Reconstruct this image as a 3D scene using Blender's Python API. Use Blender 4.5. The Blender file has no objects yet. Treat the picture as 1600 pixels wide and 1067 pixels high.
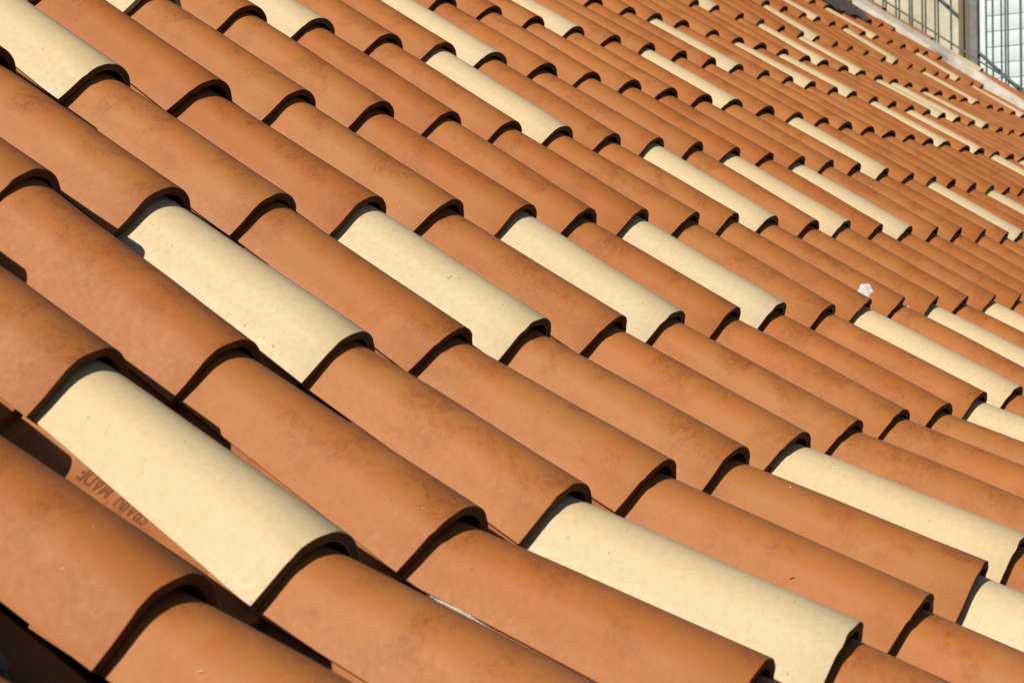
import bpy, bmesh, math, random
from mathutils import Vector, Matrix, noise

# ------------------------------------------------------------------ frame of reference
# The roof is measured in tile pitches (1 pitch = P metres): X along the courses, u down the slope,
# w into the roof.  Course i ends at (U[i], W[i]); the slope flattens towards the eaves.
P = 0.23
PHI = math.radians(34.644)
CP, SP = math.cos(PHI), math.sin(PHI)

def world(X, u, w):
    return Vector((X*P, (-CP*u + SP*w)*P, (-SP*u - CP*w)*P))

def wdir(X, u, w):
    return Vector((X, -CP*u + SP*w, -SP*u - CP*w))

def yz(X, y, z):
    return Vector((X*P, y*P, z*P))

sc = bpy.context.scene
COL = sc.collection

# ------------------------------------------------------------------ camera
CAM_RIGHT = wdir(0.51400194, 0.71654138, -0.47156172)
CAM_DOWN = wdir(-0.03820577, 0.56831915, 0.82192071)
CAM_VIEW = wdir(0.85693776, -0.40445246, 0.31949316)
CAM_POS = world(-5.90600792, 9.0001292, -3.52627951)
cam_data = bpy.data.cameras.new('camera')
cam = bpy.data.objects.new('camera', cam_data)
COL.objects.link(cam)
rot = Matrix((CAM_RIGHT, -CAM_DOWN, -CAM_VIEW)).transposed()
cam.matrix_world = Matrix.Translation(CAM_POS) @ rot.to_4x4()
cam_data.sensor_width = 36.0
cam_data.lens = 2768.53/1600*36.0
cam_data.clip_start = 0.05
cam_data.clip_end = 600.0
cam_data.dof.use_dof = True
cam_data.dof.focus_distance = 2.9
cam_data.dof.aperture_fstop = 15.0
sc.camera = cam

# ------------------------------------------------------------------ daylight
TO_SUN = wdir(-0.82, -0.45, -0.385).normalized()
elev = math.asin(TO_SUN.z)
azim = math.atan2(TO_SUN.x, TO_SUN.y)
world_data = bpy.data.worlds.new('World')
sc.world = world_data
world_data.use_nodes = True
wn = world_data.node_tree
sky = wn.nodes.new('ShaderNodeTexSky')
sky.sky_type = 'NISHITA'
sky.sun_disc = False
sky.sun_elevation = elev
sky.sun_rotation = azim
wn.links.new(sky.outputs[0], wn.nodes['Background'].inputs[0])
wn.nodes['Background'].inputs[1].default_value = 0.05
sun_data = bpy.data.lights.new('sun', 'SUN')
sun_data.energy = 5.0
sun_data.angle = math.radians(0.5)
sun_data.color = (1.0, 0.93, 0.82)
sun = bpy.data.objects.new('sun', sun_data)
sun.rotation_euler = TO_SUN.to_track_quat('Z', 'Y').to_euler()
sun.location = (0, 0, 12)
COL.objects.link(sun)
sc.view_settings.view_transform = 'Standard'
sc.view_settings.look = 'None'
sc.view_settings.exposure = 0.63
sc.view_settings.gamma = 1.0
sc.view_settings.use_curve_mapping = False
sc.cycles.diffuse_bounces = 2

# ------------------------------------------------------------------ the survey of the courses
U = {-4: -6.2328, -3: -4.8265, -2: -3.1982, -1: -1.6187, 0: 0.0, 1: 1.5324, 2: 3.0673, 3: 4.5770, 4: 6.1254, 5: 7.6130}
W = {-4: -0.0493, -3: 0.0266, -2: 0.0284, -1: 0.0241, 0: 0.0, 1: 0.0, 2: -0.0147, 3: -0.0359, 4: -0.1841, 5: -0.4770}
D = {-4: 0.0762, -3: 0.2153, -2: 0.0226, -1: -0.0135, 0: -0.1713, 1: -0.1281, 2: -0.0457, 3: 0.0155, 4: -0.0454, 5: 0.0745}
for k in range(5, 14):
    U[-k] = U[-k+1] - 1.53
    W[-k] = -0.05
    D[-k] = 0.08
for k in (6, 7, 8):
    U[k] = U[k-1] + 1.49
    W[k] = W[k-1] - 0.31
    D[k] = 0.05
# how far each single tile sits off its place (across, down), in pitches
OFFSET = {
    -4: (29, [(0.02, 0.043), (0.019, 0.041), (0.006, 0.089), (-0.01, 0.017), (-0, -0.006), (-0.026, -0.073), (-0.013, 0.006), (-0.01, -0.034), (0.007, -0.023), (-0.005, -0.02), (0.03, -0.002), (-0.016, -0.082)]),
    -3: (23, [(-0.01, 0.024), (-0.033, -0.032), (0.012, 0.011), (0.027, -0.006), (0.03, 0.014), (0.015, 0.029), (-0.009, -0.026), (0.013, 0.002), (-0.029, -0.018), (-0.032, -0.021), (-0.016, 0.041), (-0.036, -0.024), (-0.02, -0.004), (-0.006, -0.015), (-0.008, -0.015), (-0.033, -0.05), (-0.03, -0.091), (-0.005, -0.034), (-0.016, -0.062)]),
    -2: (19, [(0.035, -0.076), (0.005, -0.083), (0.019, -0.003), (0.006, 0.011), (-0.002, 0.001), (-0.002, 0.004), (0.014, 0.03), (-0.009, -0.004), (0.015, 0.016), (-0.016, 0.014), (0.008, 0.017), (-0.001, -0.004), (-0.034, -0.016), (-0.045, 0.021), (-0.029, 0.005), (-0.034, 0.02), (-0.054, -0.013), (-0.049, -0.027), (-0.027, 0.001), (-0.034, -0.014), (-0.019, 0.015)]),
    -1: (11, [(-0.005, -0.007), (0.003, -0.019), (-0.017, -0.015), (-0.051, 0.008), (-0.019, 0.002), (0.038, -0.021), (0.047, -0.019), (0.067, -0.031), (0.023, -0.023), (0.036, -0.019), (0.012, -0.018), (0.015, -0.033), (-0.012, -0.003), (-0.04, -0.03), (0.008, -0.008), (0.011, -0.002), (-0.015, 0.008), (-0.038, 0.022), (-0.05, 0.007), (-0.053, 0.01), (-0.061, 0.021), (-0.08, 0.024), (-0.074, 0.052), (-0.056, 0.022)]),
    0: (5, [(0.021, -0.048), (0.062, -0.01), (0.033, -0.036), (0.028, 0.015), (0.021, -0.037), (-0.02, -0.043), (-0.024, -0.005), (-0.013, -0.012), (-0.003, -0.012), (-0.082, 0.021), (-0.042, 0.005), (-0.031, -0.036), (0.005, -0.009), (0.024, 0.008), (0.02, 0.021), (0.022, 0.007), (-0.017, 0.018), (-0.048, 0.025), (-0.052, 0.021), (-0.072, 0.024), (-0.1, 0.009), (-0.066, 0.056), (-0.102, 0.033), (-0.088, 0.042), (-0.084, 0.042)]),
    1: (2, [(0.02, -0.026), (0.001, -0.005), (-0.009, 0.027), (-0.001, -0.001), (0.021, 0.008), (-0.001, 0.022), (-0.031, 0.05), (-0.044, 0.012), (-0.067, 0.023), (-0.028, -0.015), (0.023, -0.055), (-0.018, -0.037), (-0.082, -0.014), (-0.031, -0.038), (-0.018, -0.05), (0.025, -0.065), (0.064, -0.034), (0.043, 0.013), (0.035, 0.026), (0.002, 0.024), (-0.031, 0.063), (-0.045, 0.068), (-0.048, 0.049)]),
    2: (1, [(0.076, -0.082), (-0.008, 0.038), (-0.027, 0.041), (-0.016, 0.013), (-0.026, -0.001), (0.002, 0.01), (-0.043, 0.019), (-0.007, -0.026), (0.019, -0.016), (-0.019, -0.052), (-0.115, -0.034), (-0.083, 0.01), (-0.047, -0.025), (-0.048, 0.012), (-0.004, 0.013), (0.062, 0.001), (0.094, -0.013), (0.141, -0), (0.129, 0.045)]),
    3: (0, [(0.065, 0.02), (0.014, 0.014), (-0.013, 0.009), (-0.024, 0.028), (-0.02, -0.022), (0.02, -0.002), (-0.034, -0.023), (0.02, -0.031), (0.003, -0.062), (0.008, 0.004), (0.072, -0.041), (0.044, -0.045), (0.05, -0.024), (0.032, -0.006), (0.072, 0.003), (0.156, 0.003)]),
    4: (-1, [(0.105, 0.017), (0.012, -0.028), (0.005, -0.004), (0.005, -0.004), (0.044, -0.028), (0.007, -0.004), (-0.007, -0.009), (-0.012, -0.008), (0.004, -0.016), (-0.05, 0.019), (0.032, -0.014), (0.053, 0.011)]),
    5: (0, [(-0.06, -0.02), (0.009, -0.039), (-0, -0.003), (-0.047, 0.033), (0.023, 0.013), (-0.046, -0.024)]),
}
CREAM = {(0, 5), (0, 7), (0, 10), (0, 16), (0, 25), (0, 27), (1, 3), (1, 9), (1, 18), (1, 28), (1, 30),
         (-1, 14), (-1, 19), (-1, 22), (-1, 24), (-1, 29), (-1, 30), (-1, 32), (-2, 26), (-2, 28), (-2, 36),
         (-2, 40), (-3, 24), (-3, 29), (-3, 34), (-3, 39), (-4, 32), (-4, 36), (2, 11), (2, 13), (2, 15),
         (2, 20), (2, 23), (3, 2), (3, 4), (3, 6), (3, 8), (4, 0), (4, 10), (4, 12), (4, 14), (5, 2), (5, 5),
         (5, 9), (6, 4)}
LAST = 41                      # the last column before the verge
CREST = 0.14                   # crown above the reference surface
CREST_AT = {-4: .03, -3: .04, -2: .06, -1: .10, 0: .13}
STEP = 0.083                   # how far a tile's crown sits below the one lapping it

rng = random.Random(11)
JIT = {}

def off(i, c):
    if i in OFFSET:
        c0, lst = OFFSET[i]
        k = c - c0
        if 0 <= k < len(lst):
            return lst[k]
        e = lst[:3] if k < 0 else lst[-3:]
        bx = sum(v[0] for v in e)/len(e); bu = sum(v[1] for v in e)/len(e)
    else:
        bx = bu = 0.0
    if (i, c) not in JIT:
        JIT[(i, c)] = (rng.uniform(-.02, .02), rng.uniform(-.025, .025))
    j = JIT[(i, c)]
    return bx*.8 + j[0], bu*.6 + j[1]

def outward(i):
    a, b = max(i-1, -13), min(i+1, 8)
    du, dw = U[b]-U[a], W[b]-W[a]
    return wdir(0, dw, -du).normalized()

def crown(i, c):
    ox, ou = off(i, c)
    return world(c + D[i] + ox - .24, U[i] + ou, W[i]) + outward(i)*CREST_AT.get(i, CREST if i > 0 else .03)*P

def frame(E, F, roll=0.0):
    """matrix of a tile whose lower crown end is E and whose axis runs up to F"""
    y = (F-E).normalized()
    x = Vector((1, 0, 0)); x = (x - y*x.dot(y)).normalized()
    z = x.cross(y)
    m = Matrix((x, y, z)).transposed().to_4x4()
    m.translation = E
    if roll:
        m = m @ Matrix.Translation((0, 0, -.3*P)) @ Matrix.Rotation(roll, 4, 'Y') @ Matrix.Translation((0, 0, .3*P))
    return m

ROLL = {(3, 1): -.10, (4, -1): -.06, (3, 0): -.04}

def tile_matrix(i, c):
    r = random.Random(i*977 + c*31)
    E = crown(i, c)
    F = crown(i-1, c) - outward(i-1)*(STEP + r.uniform(-.012, .012))*P
    return frame(E, F, ROLL.get((i, c), r.gauss(0, .020)))

# ------------------------------------------------------------------ materials
def mat(name):
    m = bpy.data.materials.new(name)
    m.use_nodes = True
    t = m.node_tree
    b = t.nodes['Principled BSDF']
    b.inputs['Specular IOR Level'].default_value = .25
    return m, t, b

class NT:
    """small wrapper for building node trees"""
    def __init__(s, t): s.t = t
    def n(s, typ, **kw):
        o = s.t.nodes.new(typ)
        for k, v in kw.items(): setattr(o, k, v)
        return o
    def put(s, sock, v):
        if hasattr(v, 'is_output'): s.t.links.new(v, sock)
        else: sock.default_value = v
    def math(s, op, a, b=0.0, c=0.0, clamp=False):
        o = s.n('ShaderNodeMath', operation=op, use_clamp=clamp)
        s.put(o.inputs[0], a); s.put(o.inputs[1], b); s.put(o.inputs[2], c)
        return o.outputs[0]
    def step(s, v, a, b, lo=0.0, hi=1.0):
        o = s.n('ShaderNodeMapRange', interpolation_type='SMOOTHSTEP')
        s.put(o.inputs[0], v); s.put(o.inputs[1], a); s.put(o.inputs[2], b); s.put(o.inputs[3], lo); s.put(o.inputs[4], hi)
        return o.outputs[0]
    def mix(s, f, a, b, blend='MIX'):
        o = s.n('ShaderNodeMix', data_type='RGBA', blend_type=blend)
        s.put(o.inputs[0], f); s.put(o.inputs[6], a); s.put(o.inputs[7], b)
        return o.outputs[2]
    def noise(s, v, scale, detail=3.0, rough=.55, dist=0.0):
        o = s.n('ShaderNodeTexNoise')
        s.put(o.inputs['Vector'], v); s.put(o.inputs['Scale'], scale); s.put(o.inputs['Detail'], detail)
        s.put(o.inputs['Roughness'], rough); s.put(o.inputs['Distortion'], dist)
        return o.outputs[0]
    def voro(s, v, scale, feature='F1', dims='3D'):
        o = s.n('ShaderNodeTexVoronoi', feature=feature, voronoi_dimensions=dims)
        s.put(o.inputs['Vector'], v); s.put(o.inputs['Scale'], scale)
        return o
    def vadd(s, a, b):
        o = s.n('ShaderNodeVectorMath', operation='ADD'); s.put(o.inputs[0], a); s.put(o.inputs[1], b)
        return o.outputs[0]
    def vscale(s, a, f):
        o = s.n('ShaderNodeVectorMath', operation='SCALE'); s.put(o.inputs[0], a); s.put(o.inputs[3], f)
        return o.outputs[0]
    def speck(s, v, r):
        sep = s.n('ShaderNodeSeparateColor'); s.put(sep.inputs[0], v.outputs[1])
        k = s.math('MULTIPLY', s.math('MULTIPLY', sep.outputs[0], sep.outputs[0]), r)
        return s.math('MULTIPLY', s.step(s.math('SUBTRACT', s.math('ADD', k, r*.28), v.outputs[0]), -.004, .010), s.math('ADD', .45, s.math('MULTIPLY', sep.outputs[1], .55)))
    def flat(s, a):
        o = s.n('ShaderNodeVectorMath', operation='MULTIPLY'); s.put(o.inputs[0], a); s.put(o.inputs[1], (1, 1, 0))
        return o.outputs[0]
    def bump(s, h, strength, dist):
        o = s.n('ShaderNodeBump'); s.put(o.inputs['Height'], h); s.put(o.inputs['Strength'], strength); s.put(o.inputs['Distance'], dist)
        return o.outputs[0]

def c3(r, g, b): return (r, g, b, 1.0)

def tile_material(name, kind):
    m, t, bs = mat(name)
    N = NT(t)
    tc = N.n('ShaderNodeTexCoord').outputs['Object']
    rnd = N.n('ShaderNodeObjectInfo').outputs['Random']
    r2 = N.math('FRACT', N.math('MULTIPLY', rnd, 37.13))
    r3 = N.math('FRACT', N.math('MULTIPLY', rnd, 91.7))
    cmb = N.n('ShaderNodeCombineXYZ')
    N.put(cmb.inputs[0], N.math('MULTIPLY', rnd, 43.0)); N.put(cmb.inputs[1], N.math('MULTIPLY', r2, 29.0)); N.put(cmb.inputs[2], N.math('MULTIPLY', r3, 17.0))
    v = N.vadd(tc, cmb.outputs[0])
    sep = N.n('ShaderNodeSeparateXYZ'); N.put(sep.inputs[0], tc)
    x, y = sep.outputs[0], sep.outputs[1]
    broad = N.noise(v, 7.0, 4.0, .55, .4)
    fine = N.noise(v, 120.0, 3.0, .6)
    grain = N.noise(v, 650.0, 2.0, .6)
    if kind == 'terracotta':
        a = N.mix(N.step(broad, .35, .65), c3(0.258, 0.085, 0.017), c3(0.246, 0.094, 0.023))
        a = N.mix(N.math('MULTIPLY', r2, .65), a, c3(0.229, 0.064, 0.010))
        a = N.mix(N.math('MULTIPLY', N.step(r3, .5, 1.0), .40), a, c3(0.266, 0.102, 0.029))
        # smoky kiln streaks along the crown, deepened to paint its shade
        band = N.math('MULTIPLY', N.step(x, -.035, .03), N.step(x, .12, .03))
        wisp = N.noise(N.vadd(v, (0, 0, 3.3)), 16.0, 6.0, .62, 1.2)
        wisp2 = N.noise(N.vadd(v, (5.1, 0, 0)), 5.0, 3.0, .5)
        smoke_shade = N.math('MULTIPLY', N.math('MULTIPLY', band, N.step(wisp2, .28, .62)), N.step(wisp, .28, .68))
        a = N.mix(N.math('MULTIPLY', smoke_shade, .68), a, c3(0.133, 0.041, 0.008))
        # curdled tide marks beside the crown: nested soft outlines and the blotches inside them
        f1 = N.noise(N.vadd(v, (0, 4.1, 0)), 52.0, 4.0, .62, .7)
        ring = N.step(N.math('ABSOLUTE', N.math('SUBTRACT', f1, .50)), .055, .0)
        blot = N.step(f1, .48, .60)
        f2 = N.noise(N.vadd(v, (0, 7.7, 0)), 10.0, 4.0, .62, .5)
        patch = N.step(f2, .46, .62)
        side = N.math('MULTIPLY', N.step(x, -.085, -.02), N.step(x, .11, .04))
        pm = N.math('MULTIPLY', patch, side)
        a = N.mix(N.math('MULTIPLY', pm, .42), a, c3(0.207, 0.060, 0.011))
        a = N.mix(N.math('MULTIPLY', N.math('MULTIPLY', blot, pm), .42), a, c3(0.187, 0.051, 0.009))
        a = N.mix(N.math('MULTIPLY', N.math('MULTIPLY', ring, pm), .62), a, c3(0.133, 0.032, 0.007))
        # bloom: pale dusty clouds on the flank
        pale = N.math('MULTIPLY', N.step(N.noise(N.vadd(v, (1.7, 2.2, 9.1)), 9.0, 5.0, .6), .54, .75), .30)
        a = N.mix(pale, a, c3(0.300, 0.130, 0.042))
        dots = N.voro(N.flat(v), 22.0, dims='2D')
        sp = N.math('MULTIPLY', N.speck(dots, .024), N.step(N.noise(N.vadd(v, (3, 3, 3)), 31.0, 0.0), .48, .54))
        a = N.mix(N.math('MULTIPLY', sp, .75), a, c3(0.080, 0.032, 0.016))
        wd = N.voro(N.vadd(v, (8, 1, 4)), 30.0)
        ws = N.math('MULTIPLY', N.step(wd.outputs[0], .030, .012), N.step(N.noise(N.vadd(v, (3, 9, 3)), 33.0, 0.0), .66, .69))
        a = N.mix(N.math('MULTIPLY', ws, .8), a, c3(0.560, 0.496, 0.416))
        rough = .62
    else:
        a = N.mix(N.step(broad, .35, .68), c3(0.395, 0.308, 0.180), c3(0.388, 0.314, 0.196))
        a = N.mix(N.math('MULTIPLY', r2, .35), a, c3(0.398, 0.290, 0.152))
        a = N.mix(N.math('MULTIPLY', N.step(N.noise(N.vadd(v, (4, 0, 0)), 14.0, 5.0, .6, .5), .52, .75), .12), a, c3(0.366, 0.258, 0.151))
        # dirt specks and pinholes
        wv = N.vadd(v, N.vscale(N.n('ShaderNodeTexNoise').outputs[1], .0))
        d1 = N.voro(N.flat(wv), 38.0, dims='2D')
        s1 = N.math('MULTIPLY', N.speck(d1, .042), N.step(N.noise(N.vadd(v, (3, 3, 3)), 70.0, 0.0), .42, .48))
        d2 = N.voro(N.flat(N.vadd(v, (2, 5, 1))), 75.0, dims='2D')
        s2 = N.math('MULTIPLY', N.speck(d2, .060), N.step(N.noise(N.vadd(v, (3, 3, 8)), 90.0, 0.0), .47, .53))
        a = N.mix(N.math('MULTIPLY', s1, .72), a, c3(0.136, 0.080, 0.036))
        a = N.mix(N.math('MULTIPLY', s2, .5), a, c3(0.224, 0.144, 0.072))
        hair = N.n('ShaderNodeTexNoise'); N.put(hair.inputs['Vector'], v); N.put(hair.inputs['Scale'], 8.0)
        grey_tint = N.math('MULTIPLY', N.math('MULTIPLY', N.step(x, .0, .06), N.step(N.noise(N.vadd(v, (9, 9, 0)), 10.0, 5.0, .6, .5), .40, .66)), .30)  # patchy greyer tint to the right of the crown
        a = N.mix(grey_tint, a, c3(0.272, 0.220, 0.132))
        rough = .55
    a = N.mix(N.math('MULTIPLY', N.step(fine, .35, .75), .16), a, c3(0.240, 0.104, 0.040))
    N.put(bs.inputs['Base Color'], a)
    N.put(bs.inputs['Roughness'], N.math('ADD', rough, N.math('MULTIPLY', N.math('SUBTRACT', fine, .5), .3)))
    soft = 1.0 if kind == 'terracotta' else .18
    hgt = N.math('ADD', N.math('MULTIPLY', grain, .25), N.math('ADD', N.math('MULTIPLY', fine, .5), N.math('MULTIPLY', broad, .6)))
    N.put(bs.inputs['Normal'], N.bump(hgt, .30*soft, .0022))
    return m

def plain_material(name, base, second, scale, rough=.8, bump=.4, dist=.004, metallic=0.0):
    m, t, bs = mat(name)
    N = NT(t)
    tc = N.n('ShaderNodeTexCoord').outputs['Object']
    a = N.noise(tc, scale, 5.0, .6, .3)
    N.put(bs.inputs['Base Color'], N.mix(N.step(a, .35, .65), c3(*base), c3(*second)))
    bs.inputs['Roughness'].default_value = rough
    bs.inputs['Metallic'].default_value = metallic
    N.put(bs.inputs['Normal'], N.bump(N.noise(tc, scale*6, 5.0, .65), bump, dist))
    return m

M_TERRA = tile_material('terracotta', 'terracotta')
M_CREAM = tile_material('cream_clay', 'cream')
M_BODY_SHADE = plain_material('clay_body_shade', (.085, .027, .009), (.11, .037, .012), 30.0, .9, .5, .002)  # bare clay of tile ends and undersides, darkened to carry their shade
M_BODY_PALE_SHADE = plain_material('clay_body_pale_shade', (.085, .045, .020), (.11, .060, .027), 30.0, .9, .5, .002)  # the same for cream tiles: bare clay plus painted shade
M_MORTAR = plain_material('mortar', (.34, .30, .25), (.42, .38, .33), 14.0, .95, .9, .010)
M_MORTAR_SHADE = plain_material('shaded_mortar', (.10, .09, .075), (.17, .155, .13), 30.0, .95, .9, .010)  # mortar with the shade of its deep channel mixed into the colour
M_DECK = plain_material('deck_felt', (.030, .020, .016), (.045, .030, .022), 8.0, .95)
M_LEAD = plain_material('weathered_lead', (.085, .076, .082), (.13, .115, .115), 9.0, .7, .5, .01)
M_IRON = plain_material('painted_iron', (.055, .065, .062), (.085, .085, .075), 25.0, .6, .3)
M_STONE = plain_material('lime_plaster', (.27, .23, .15), (.36, .33, .26), 3.5, .95, .6, .012)
M_WHITE = plain_material('white_paint', (.345, .41, .43), (.385, .45, .47), 5.0, .55, .1)
M_RUST = plain_material('rusty_paint', (.105, .070, .036), (.095, .085, .068), 10.0, .8, .5)
M_PIPE = plain_material('grey_pipe', (.085, .078, .075), (.115, .115, .12), 10.0, .6, .3)
M_SPLAT = plain_material('white_crust', (.62, .59, .61), (.46, .39, .38), 160.0, .6, .9, .004)
M_STAMP = plain_material('stamp_shade', (.105, .034, .011), (.14, .048, .016), 60.0, .9)
M_GROUND = plain_material('dry_ground', (.035, .042, .022), (.06, .06, .035), .8, .95)

# ------------------------------------------------------------------ mesh helpers
def link(name, mesh, parent=None, m=None):
    o = bpy.data.objects.new(name, mesh)
    COL.objects.link(o)
    if parent is not None: o.parent = parent
    if m is not None and mesh is not None and not mesh.materials: mesh.materials.append(m)
    return o

def thing(name, label, cat, loc=(0, 0, 0), group=None):
    o = bpy.data.objects.new(name, None)
    COL.objects.link(o)
    o.location = loc; o.empty_display_size = .1
    o['label'] = label; o['category'] = cat
    if group: o['group'] = group
    o['kind'] = 'thing'
    return o

def to_mesh(bm, name, m=None, sharp=40):
    bmesh.ops.recalc_face_normals(bm, faces=bm.faces)
    me = bpy.data.meshes.new(name)
    bm.to_mesh(me); bm.free()
    for p in me.polygons: p.use_smooth = True
    me.set_sharp_from_angle(angle=math.radians(sharp))
    if m: me.materials.append(m)
    return me

def tube(bm, a, b, r, n=6):
    """round bar from a to b"""
    d = (b-a).normalized()
    s = d.orthogonal().normalized(); t = d.cross(s)
    rings = []
    for p in (a, b):
        rings.append([bm.verts.new(p + (s*math.cos(k*2*math.pi/n) + t*math.sin(k*2*math.pi/n))*r) for k in range(n)])
    for k in range(n):
        bm.faces.new((rings[0][k], rings[0][(k+1) % n], rings[1][(k+1) % n], rings[1][k]))
    bm.faces.new(rings[0][::-1]); bm.faces.new(rings[1])

def box(bm, lo, hi, bevel=0.0):
    r = bmesh.ops.create_cube(bm, size=1.0)
    vs = r['verts']
    for v in vs:
        v.co = Vector((lo[k] + (v.co[k]+.5)*(hi[k]-lo[k]) for k in range(3)))
    if bevel:
        es = {e for v in vs for e in v.link_edges}
        bmesh.ops.bevel(bm, geom=list(es), offset=bevel, segments=2, affect='EDGES', profile=.6)

# half profile of a cover tile: offset from the crown line and drop below it (in pitches)
def profile(thick, n_arc=9):
    R, A = .262, math.radians(57)
    pts = []
    for k in range(-n_arc, n_arc+1):
        a = A*k/n_arc
        pts.append((R*math.sin(a), R*math.cos(a)-R, math.sin(a), math.cos(a)))
    x1, z1 = pts[-1][0], pts[-1][1]
    out = list(pts)
    for f, bend in ((.5, .004), (1.0, .016)):
        dz = -.296 - z1
        x = x1 + .110*f + bend; z = z1 + dz*f
        out.append((x, z, math.sin(A), math.cos(A)))
        out.insert(0, (-x, z, -math.sin(A), math.cos(A)))
    return [((x*P, z*P), ((x-nx*thick)*P, (z-nz*thick)*P)) for x, z, nx, nz in out]

LEN = 1.86
def cover_mesh(name, seed, m, chip=0.0, stations=7, taper=.20, thick=.047):
    r = random.Random(seed)
    prof = profile(thick)
    bm = bmesh.new()
    n = len(prof)
    ys = [LEN*P*k/(stations-1) for k in range(stations)]
    rows = []
    ph = r.uniform(0, 99)
    for si, y in enumerate(ys):
        f = y/(LEN*P)
        k = 1.0 - taper*f
        wob = Vector((noise.noise((ph, f*2.2, 0)), noise.noise((ph+9, f*2.2, 0)), 0))*.0022
        o_row, i_row = [], []
        for j, ((ox, oz), (ix, iz)) in enumerate(prof):
            yy = y
            if si in (0, stations-1):
                yy += noise.noise((ph+3, j*.35, si))*.0022
                if chip and si == 0 and j < 3:
                    yy += chip*(3-j)/3*(.5+r.random())
            o_row.append(bm.verts.new((ox*k + wob.x, yy, oz*k + wob.y)))
            i_row.append(bm.verts.new((ix*k + wob.x, yy, iz*k + wob.y)))
        rows.append((o_row, i_row))
    for a, b in zip(rows, rows[1:]):
        for j in range(n-1):
            bm.faces.new((a[0][j], a[0][j+1], b[0][j+1], b[0][j]))
            bm.faces.new((a[1][j+1], a[1][j], b[1][j], b[1][j+1])).material_index = 1
        bm.faces.new((a[0][0], b[0][0], b[1][0], a[1][0]))
        bm.faces.new((a[0][-1], a[1][-1], b[1][-1], b[0][-1]))
    for row in (rows[0], rows[-1]):
        for j in range(n-1):
            bm.faces.new((row[0][j], row[0][j+1], row[1][j+1], row[1][j])).material_index = 1
    bm.normal_update()
    bmesh.ops.recalc_face_normals(bm, faces=bm.faces)
    es = [e for e in bm.edges if len(e.link_faces) == 2 and e.calc_face_angle() > math.radians(50)]
    bmesh.ops.bevel(bm, geom=es, offset=.0009, segments=2, affect='EDGES', profile=.5, clamp_overlap=True)
    me = to_mesh(bm, name, m, 30)
    if m: me.materials.append(M_BODY_PALE_SHADE if m is M_CREAM else M_BODY_SHADE)
    return me

def pan_mesh(name, seed, m, stations=5, thick=.055):
    r = random.Random(seed)
    bm = bmesh.new()
    ys = [LEN*P*k/(stations-1) for k in range(stations)]
    R, A, n = .30, math.radians(66), 14
    rows = []
    for si, y in enumerate(ys):
        k = .96 + .04*y/(LEN*P)
        top, bot = [], []
        for j in range(n+1):
            a = -A + 2*A*j/n
            yy = y + (noise.noise((seed*3.1, j*.35, si))*.002 if si in (0, stations-1) else 0)
            top.append(bm.verts.new((R*math.sin(a)*P*k, yy, (R-R*math.cos(a))*P*k)))
            q = R+thick
            bot.append(bm.verts.new((q*math.sin(a)*P*k, yy, (R-q*math.cos(a))*P*k)))
        rows.append((top, bot))
    for a, b in zip(rows, rows[1:]):
        for j in range(n):
            bm.faces.new((a[0][j], a[0][j+1], b[0][j+1], b[0][j]))
            bm.faces.new((a[1][j+1], a[1][j], b[1][j], b[1][j+1]))
        bm.faces.new((a[0][0], b[0][0], b[1][0], a[1][0]))
        bm.faces.new((a[0][-1], a[1][-1], b[1][-1], b[0][-1]))
    for row in (rows[0], rows[-1]):
        for j in range(n):
            bm.faces.new((row[0][j], row[0][j+1], row[1][j+1], row[1][j]))
    return to_mesh(bm, name, m, 40)

# ------------------------------------------------------------------ ground and roof
bm = bmesh.new()
bmesh.ops.create_grid(bm, x_segments=2, y_segments=2, size=250)
g = link('ground', to_mesh(bm, 'ground', M_GROUND))
g.location = (5, -4, -6.0)
g['kind'] = 'structure'

roof = thing('tiled_roof', 'sloping roof of terracotta barrel tiles with scattered cream ones', 'roof', world(20, 6, 0))
bpy.context.view_layer.update()
ROOT_INV = Matrix.Translation(-world(20, 6, 0))

def put(name, mesh, mw, parent=roof):
    o = link(name, mesh, parent)
    o.matrix_local = ROOT_INV @ mw
    return o

def strip_mesh(x0, x1, depth, i0, i1, name, m):
    """slab that follows the courses, depth pitches below the reference surface"""
    bm = bmesh.new()
    prev = None
    for i in range(i0, i1+1):
        n = outward(i)
        row = []
        for x, d in ((x0, depth), (x1, depth), (x1, depth+.12), (x0, depth+.12)):
            row.append(bm.verts.new(world(x, U[i], W[i]) - n*d*P))
        if prev:
            for k in range(4):
                bm.faces.new((prev[k], prev[(k+1) % 4], row[(k+1) % 4], row[k]))
        else:
            bm.faces.new(row)
        prev = row
    bm.faces.new(prev[::-1])
    return to_mesh(bm, name, m, 30)

put('roof_deck', strip_mesh(-8, 42.4, .50, -11, 8, 'roof_deck', M_DECK), Matrix())

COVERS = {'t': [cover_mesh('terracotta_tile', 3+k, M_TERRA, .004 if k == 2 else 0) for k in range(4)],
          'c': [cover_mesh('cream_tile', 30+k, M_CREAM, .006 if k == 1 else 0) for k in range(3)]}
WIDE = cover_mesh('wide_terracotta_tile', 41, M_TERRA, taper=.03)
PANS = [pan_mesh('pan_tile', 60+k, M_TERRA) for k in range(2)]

CAM_INV = cam.matrix_world.inverted()
def project(p):
    q = CAM_INV @ p
    d = -q.z
    if d < .1: return None
    return q.x/d*2768.53+800, -q.y/d*2768.53+533.5, d

def in_view(i, c, margin):
    """nearest depth at which this tile's exposed length meets the picture, or None"""
    E, F = crown(i, c), crown(i-1, c)
    best = None
    for f in (0, .25, .5, .75, 1.0):
        for dx in (-.33, 0, .3):
            q = project(E.lerp(F, f) + Vector((dx*P, 0, 0)))
            if q and -margin < q[0] < 1600+margin and -margin < q[1] < 1067+margin:
                best = min(best, q[2]) if best else q[2]
    return best

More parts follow.
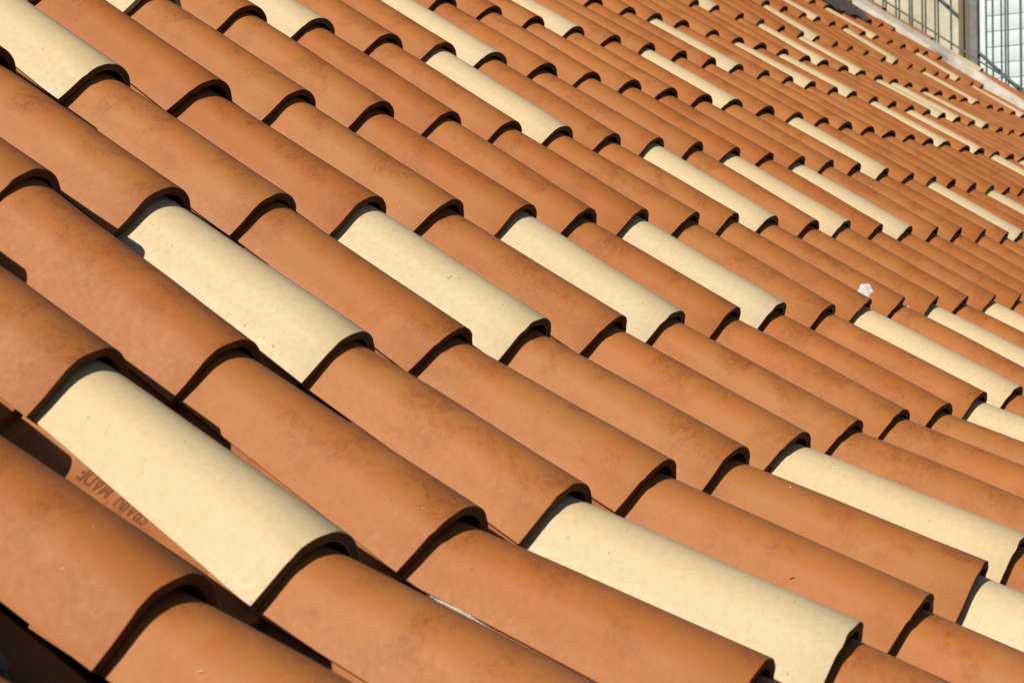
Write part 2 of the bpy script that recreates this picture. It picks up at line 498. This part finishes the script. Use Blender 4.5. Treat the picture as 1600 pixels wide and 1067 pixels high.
cells = [(i, c) for i in range(-10, 8) for c in range(-6, LAST+1)]
seen = []
for i, c in cells:
    d = in_view(i, c, 12)
    if d is not None: seen.append((d, i, c))
seen.sort()
single = {(i, c) for d, i, c in seen[:300]}
print('tiles in view', len(seen))

def bake(mesh, mw, bm_pair, midx):
    base = len(bm_pair[0])
    for v in mesh.vertices: bm_pair[0].append(tuple(mw @ v.co))
    for p in mesh.polygons:
        bm_pair[1].append([base+k for k in p.vertices]); bm_pair[2].append(midx)

low = {'t': cover_mesh('low', 5, None, stations=3), 'c': cover_mesh('low', 6, None, stations=3)}
rest = ([], [], [])
for i, c in cells:
    mw = tile_matrix(i, c)
    r = random.Random(i*131 + c*17)
    cream = (i, c) in CREAM or ((i, c) not in single and r.random() < .16)
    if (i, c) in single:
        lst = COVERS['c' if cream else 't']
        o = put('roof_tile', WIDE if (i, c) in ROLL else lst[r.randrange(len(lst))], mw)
        if cream: o['label'] = 'pale cream barrel tile'
    else:
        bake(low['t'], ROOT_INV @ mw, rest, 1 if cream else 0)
me = bpy.data.meshes.new('outer_tiles')
me.from_pydata(rest[0], [], rest[1])
me.materials.append(M_TERRA); me.materials.append(M_CREAM)
me.polygons.foreach_set('material_index', rest[2])
for p in me.polygons: p.use_smooth = True
me.set_sharp_from_angle(angle=math.radians(30))
o = link('roof_tile', me, roof); o['kind'] = 'stuff'

# the channel tiles between the covers
def pan_matrix(i, c):
    a, b = off(i, c), off(i, c+1)
    a2, b2 = off(i-1, c), off(i-1, c+1)
    n, n2 = outward(i), outward(i-1)
    dp = .390 if (i, c) == (4, -1) else .58 if c == -2 and i >= 3 else .415
    drop = CREST_AT.get(i, CREST if i > 0 else .03) - dp
    E = world(c + .26 + D[i] + (a[0]+b[0])/2, U[i] + (a[1]+b[1])/2, W[i]) + n*drop*P
    F = world(c + .26 + D[i-1] + (a2[0]+b2[0])/2, U[i-1] + (a2[1]+b2[1])/2, W[i-1]) + n2*(CREST_AT.get(i-1, CREST if i > 1 else .03) - dp - STEP)*P
    return frame(E + (F-E).normalized()*.03*P, F)

rest = ([], [], [])
STAMPED = None
for i, c in cells:
    if c == LAST: continue
    mw = pan_matrix(i, c)
    k = random.Random(i*57 + c*91).randrange(2)
    if 2 <= i <= 6 and c <= 6 and ((i, c) in single or (i, c+1) in single):
        o = put('pan_tile', PANS[k], mw)
        if (i, c) == (4, -1): STAMPED = o; STAMP_MW = mw
    else:
        bake(PANS[k], ROOT_INV @ mw, rest, 0)
me = bpy.data.meshes.new('outer_pans')
me.from_pydata(rest[0], [], rest[1])
me.materials.append(M_TERRA)
for p in me.polygons: p.use_smooth = True
me.set_sharp_from_angle(angle=math.radians(40))
o = link('pan_tile', me, roof); o['kind'] = 'stuff'

# the maker's stamp on one channel tile: flat letters, dark to paint pressed-in shade
def stamp(parent, text, y0, y1, x0):
    fc = bpy.data.curves.new('stamp', 'FONT')
    fc.body = text; fc.size = 1.0; fc.offset = .018; fc.align_x = 'LEFT'
    tmp = bpy.data.objects.new('tmp', fc)
    COL.objects.link(tmp)
    dg = bpy.context.evaluated_depsgraph_get()
    me = bpy.data.meshes.new_from_object(tmp.evaluated_get(dg))
    bpy.data.objects.remove(tmp)
    xs = [v.co.x for v in me.vertices]; w0, w1 = min(xs), max(xs)
    ys = [v.co.y for v in me.vertices]; h1 = max(ys)
    bm = bmesh.new(); bm.from_mesh(me)
    bmesh.ops.triangulate(bm, faces=bm.faces)
    bmesh.ops.subdivide_edges(bm, edges=bm.edges, cuts=1)
    R = .30*P*.98
    for v in bm.verts:
        f = (v.co.x-w0)/(w1-w0)
        yy = (y0 + (y1-y0)*f)*P
        xx = (x0 - v.co.y/h1*.058)*P
        xx = max(-.9*R, min(.9*R, xx))
        v.co = (xx, yy, R - math.sqrt(R*R - xx*xx) + .0007)
    out = to_mesh(bm, 'stamp', M_STAMP)
    o = link('stamp', out, parent)
    return o
if STAMPED: stamp(STAMPED, 'SPAIN  MADE', .70, 1.12, .236)

# ------------------------------------------------------------------ mortar crumbs in the channels
def lump(seed, size, squash, m, name='mortar_lump'):
    bm = bmesh.new()
    bmesh.ops.create_icosphere(bm, subdivisions=4, radius=1.0)
    for v in bm.verts:
        d = v.co.normalized()
        k = 1 + .35*noise.noise(d*1.6 + Vector((seed, 0, 0))) + .18*noise.noise(d*5 + Vector((0, seed, 0))) + .08*noise.noise(d*13)
        v.co = Vector((d.x*k*size[0], d.y*k*size[1], d.z*k*size[2]))
    return to_mesh(bm, name, m, 60)

for seed, X, u, dpt, sz, m in ((1, .36, 6.50, .19, (.035, .24, .035), M_MORTAR), (2, -1.80, 5.75, .25, (.10, .30, .07), M_MORTAR_SHADE),
                               (3, -1.72, 6.35, .25, (.09, .25, .07), M_MORTAR_SHADE)):
    i = 5 if u > 6.2 else 4
    f = (u-U[i-1])/(U[i]-U[i-1])
    n = outward(i)
    base = world(X, u, W[i-1]+(W[i]-W[i-1])*f) - n*dpt*P
    y = (world(X, U[i-1], W[i-1])-world(X, U[i], W[i])).normalized()
    put('mortar_lump', lump(seed, [k*P for k in sz], 1, m), frame(base, base+y))

# ------------------------------------------------------------------ verge: mortar bed and capping tiles
bm = bmesh.new()
prev = None
NV = 90
for k in range(NV+1):
    u = -12.0 + 18.0*k/NV
    i = max(min(b for b in U if U[b] >= u), -10)
    f = (u-U[i-1])/(U[i]-U[i-1]); w = W[i-1]+(W[i]-W[i-1])*f
    spread = .55/(1+math.exp((u+6.35)*9)) * (1+.35*noise.noise((u*2.2, 3, 0))) + .09*noise.noise((u*3.1, 0, 0))
    n = outward(i)
    row = []
    for x, h in ((41.36-spread, -.12), (41.32-spread*.9, .04+spread*.12), (41.40-.2*spread, .185 + .02*noise.noise((u*4, 9, 0))), (41.52, .205), (41.62, .15), (42.0, .12), (42.05, -.55)):
        row.append(bm.verts.new(world(x, u, w) + n*h*P))
    if prev:
        for j in range(len(row)-1):
            bm.faces.new((prev[j], prev[j+1], row[j+1], row[j]))
    prev = row
put('verge_mortar', to_mesh(bm, 'verge_mortar', M_MORTAR, 50), Matrix())

vt = cover_mesh('verge_tile', 77, M_TERRA); vc = cover_mesh('verge_tile_cream', 78, M_CREAM)
for k in range(-2, 7):
    u = -7.02 + 1.66*k
    if u > 4.5: break
    E = world(41.74, u, 0) + outward(0)*.31*P
    F = world(41.74, u-1.66, 0) + outward(0)*.25*P
    o = put('verge_tile', vc if k == 1 else vt, frame(E, F, .01*math.sin(k*5)))
    if k == 1: o['label'] = 'pale cream capping tile along the verge'

# ------------------------------------------------------------------ grey flashing dressed over the top tiles
bm = bmesh.new()
nx, ny = 60, 14
grid = []
for a in range(nx+1):
    X = 36.4 + 3.75*a/nx
    col = []
    for b in range(ny+1):
        edge = -7.72 - .02*math.cos((X-.76)*2*math.pi) - .10*noise.noise((X*.5, 1, 0)) - max(0, X-38.3)**2*.32
        u = edge - 2.6*b/ny
        h = .015 + .03*math.cos((X+.24)*2*math.pi) + .02*noise.noise((X*1.3, u*1.3, 2)) - .03*(b == 0)
        col.append(bm.verts.new(world(X, u, -.05 - h)))
    grid.append(col)
for a in range(nx):
    for b in range(ny):
        bm.faces.new((grid[a][b], grid[a+1][b], grid[a+1][b+1], grid[a][b+1]))
geo = bmesh.ops.solidify(bm, geom=bm.faces[:], thickness=.004)
put('flashing', to_mesh(bm, 'flashing', M_LEAD, 50), Matrix())

# ------------------------------------------------------------------ fence behind the verge
fx = 42.3
fence = thing('iron_fence', 'dark iron bar fence rising behind the roof edge', 'fence', yz(fx, 4.5, 3.4))
FI = Matrix.Translation(-yz(fx, 4.5, 3.4))
def fpart(name, bm, m=M_IRON, sharp=40):
    o = link(name, to_mesh(bm, name, m, sharp), fence)
    o.matrix_local = FI
    return o
def rail_z(y): return 2.72 + (y-3.3)*.7135
ys = [7.59, 7.2, 6.83, 6.44, 6.08, 5.72, 5.27, 4.31, 4.13, 3.79, 3.37]
ys += [7.97 + .38*k for k in range(6)] + [2.97 - .39*k for k in range(7)]
for y in ys:
    bm = bmesh.new()
    tube(bm, yz(fx, y, rail_z(y)-.28), yz(fx, y, rail_z(y)+4.6), .0062, 6)
    fpart('bar', bm)
for dz, r in ((0.0, .0058), (4.45, .011)):
    bm = bmesh.new()
    tube(bm, yz(fx-.05, 10.2, rail_z(10.2)+dz), yz(fx-.05, .3, rail_z(.3)+dz), r, 8)
    fpart('rail', bm)

# ------------------------------------------------------------------ the building behind
wx = 43.2
bld = thing('neighbouring_wall', 'cream plastered wall with white boarded panel behind the fence', 'wall', yz(wx, 5, -10))
BI = Matrix.Translation(-yz(wx, 5, -10))
def bpart(name, bm, m, sharp=40):
    o = link(name, to_mesh(bm, name, m, sharp), bld)
    o.matrix_local = BI
    return o
bm = bmesh.new()
box(bm, yz(wx, 5.0, -20), yz(wx+1.2, 22, 14))
bpart('plaster', bm, M_STONE)
bm = bmesh.new()
box(bm, yz(wx-.02, 4.585, -20), yz(wx+1.1, 4.998, 14), .004)
bpart('trim', bm, M_WHITE)
bm = bmesh.new()
box(bm, yz(wx+.10, -14, -20), yz(wx+1.1, 4.583, 14))
bpart('panel_back', bm, M_WHITE)
z = 3.598 - .4325*8
while z < 13.5:
    bm = bmesh.new()
    box(bm, yz(wx, -14, z+.012), yz(wx+.098, 4.581, z+.427), .0015)
    bpart('board', bm, M_WHITE)
    z += .4325
for a, b in (((5.30, 4.96), (9.0, 8.66)), ((4.74, 3.91), (.6, -.17))):  # rods added in place of slanting shadow lines on the wall
    bm = bmesh.new()
    tube(bm, yz(wx-.10, *a), yz(wx-.10, *b), .009, 8)
    bpart('shadow_rod', bm, M_IRON)

post = thing('post', 'rusty brown and grey post standing between cream wall and white boards', 'post', yz(wx-.2, 5, 0))
PI_ = Matrix.Translation(-yz(wx-.2, 5, 0))
for nm, lo, hi, m in (('timber', (wx-.16, 4.985, -6), (wx-.012, 5.30, 13), M_RUST), ('pipe', (wx-.19, 4.76, -6), (wx-.025, 4.983, 13), M_PIPE)):
    bm = bmesh.new()
    box(bm, yz(*lo), yz(*hi), .006)
    o = link(nm, to_mesh(bm, nm, m), post); o.matrix_local = PI_

# ------------------------------------------------------------------ white splats on two tiles
def splat(i, c, x, y, rx, ry, seed, label):
    """thin crust that follows the flank of a tile; x, y in pitches from its lower crown end"""
    mw = tile_matrix(i, c)
    prof = profile(.05)
    def surf(xx):
        pts = [p[0] for p in prof]
        for a, b in zip(pts, pts[1:]):
            if a[0] <= xx <= b[0]:
                f = (xx-a[0])/(b[0]-a[0]); return a[1]+(b[1]-a[1])*f
        return pts[0][1]
    bm = bmesh.new()
    rings, seg = 7, 28
    ctr = None; prev = None
    for q in range(rings+1):
        row = []
        for s in range(seg if q else 1):
            a = 2*math.pi*s/seg
            k = 1 + .55*noise.noise((math.cos(a)*1.3+seed, math.sin(a)*1.3, 0)) + .12*noise.noise((math.cos(a)*5+seed, math.sin(a)*5, 4))
            rr = q/rings*k
            px = (x + rx*rr*math.cos(a))*P; py = (y + ry*rr*math.sin(a))*P
            kk = 1 - .20*py/(LEN*P)
            h = .0032*(1-(q/rings)**3) + .0010*noise.noise((px*220, py*220, seed)) * (q < rings)
            row.append(bm.verts.new((px, py, surf(px/kk)*kk + h + (.0006 if q < rings else -.0012))))
        if q == 1:
            for s in range(seg): bm.faces.new((prev[0], row[s], row[(s+1) % seg]))
        elif q > 1:
            for s in range(seg): bm.faces.new((prev[s], row[s], row[(s+1) % seg], prev[(s+1) % seg]))
        prev = row
    o = link('white_splat', to_mesh(bm, 'white_splat', M_SPLAT, 70))
    o.matrix_world = mw
    o['label'] = label; o['category'] = 'splat'; o['group'] = 'white splats on the roof'
splat(3, 11, -.19, .33, .078, .072, 3.4, 'larger white crusty splat on an orange tile right of centre')
splat(3, 12, -.29, .16, .022, .035, 5.0, 'small faint white smear on the tile right of the larger splat')

# ------------------------------------------------------------------ scraps of straw and seed lying on the tiles
M_STRAW = plain_material('straw', (.52, .40, .24), (.62, .52, .36), 200.0, .7)
M_SEED = plain_material('dark_seed', (.045, .020, .010), (.07, .03, .015), 200.0, .7)

def scrap(name, i, c, x, y, length, radius, turn, m, label, cat):
    """short bent stalk resting on the flank of a tile; x, y in pitches from its lower crown end"""
    mw = tile_matrix(i, c)
    pts = [p[0] for p in profile(.05)]
    def surf(xx):
        for a, b in zip(pts, pts[1:]):
            if a[0] <= xx <= b[0]:
                f = (xx-a[0])/(b[0]-a[0]); return a[1]+(b[1]-a[1])*f
        return pts[0][1]
    bm = bmesh.new()
    n, seg = 8, 6
    rings = []
    for k in range(n+1):
        t = k/n - .5
        lx = x*P + length*(t*math.cos(turn) - .35*t*t*math.sin(turn))
        ly = y*P + length*(t*math.sin(turn) + .35*t*t*math.cos(turn))
        taper = 1 - .20*ly/(LEN*P)
        lz = surf(lx/taper)*taper + radius*.8
        r = radius*(1 - .7*abs(2*t)**3)
        rings.append([bm.verts.new((lx - r*math.sin(turn)*math.cos(a), ly + r*math.cos(turn)*math.cos(a), lz + r*math.sin(a)))
                      for a in (2*math.pi*q/seg for q in range(seg))])
    for a, b in zip(rings, rings[1:]):
        for q in range(seg):
            bm.faces.new((a[q], a[(q+1) % seg], b[(q+1) % seg], b[q]))
    bm.faces.new(rings[0][::-1]); bm.faces.new(rings[-1])
    o = link(name, to_mesh(bm, name, m))
    o.matrix_world = mw
    o['label'] = label; o['category'] = cat

scrap('straw', 4, -1, -.218, .351, .0052, .00045, 2.3, M_STRAW, 'tiny pale straw on the big orange tile left of the stamped channel', 'straw')
scrap('straw', 5, -1, -.192, 1.155, .0052, .00045, 2.0, M_STRAW, 'tiny bent straw on the orange tile at the bottom left', 'straw')
scrap('straw', 5, 4, -.068, 1.163, .0060, .0004, .9, M_STRAW, 'tiny pale fibre near the crown of the tile beside the lower right cream tile', 'straw')
scrap('seed', 5, 3, -.23, .628, .0052, .0007, 2.1, M_SEED, 'small dark seed on the orange tile above the large bottom cream tile', 'seed')
scrap('hair', 3, 4, -.161, .637, .0070, .0004, -.2, M_SEED, 'fine dark hair lying on the second cream tile of the middle row', 'hair')
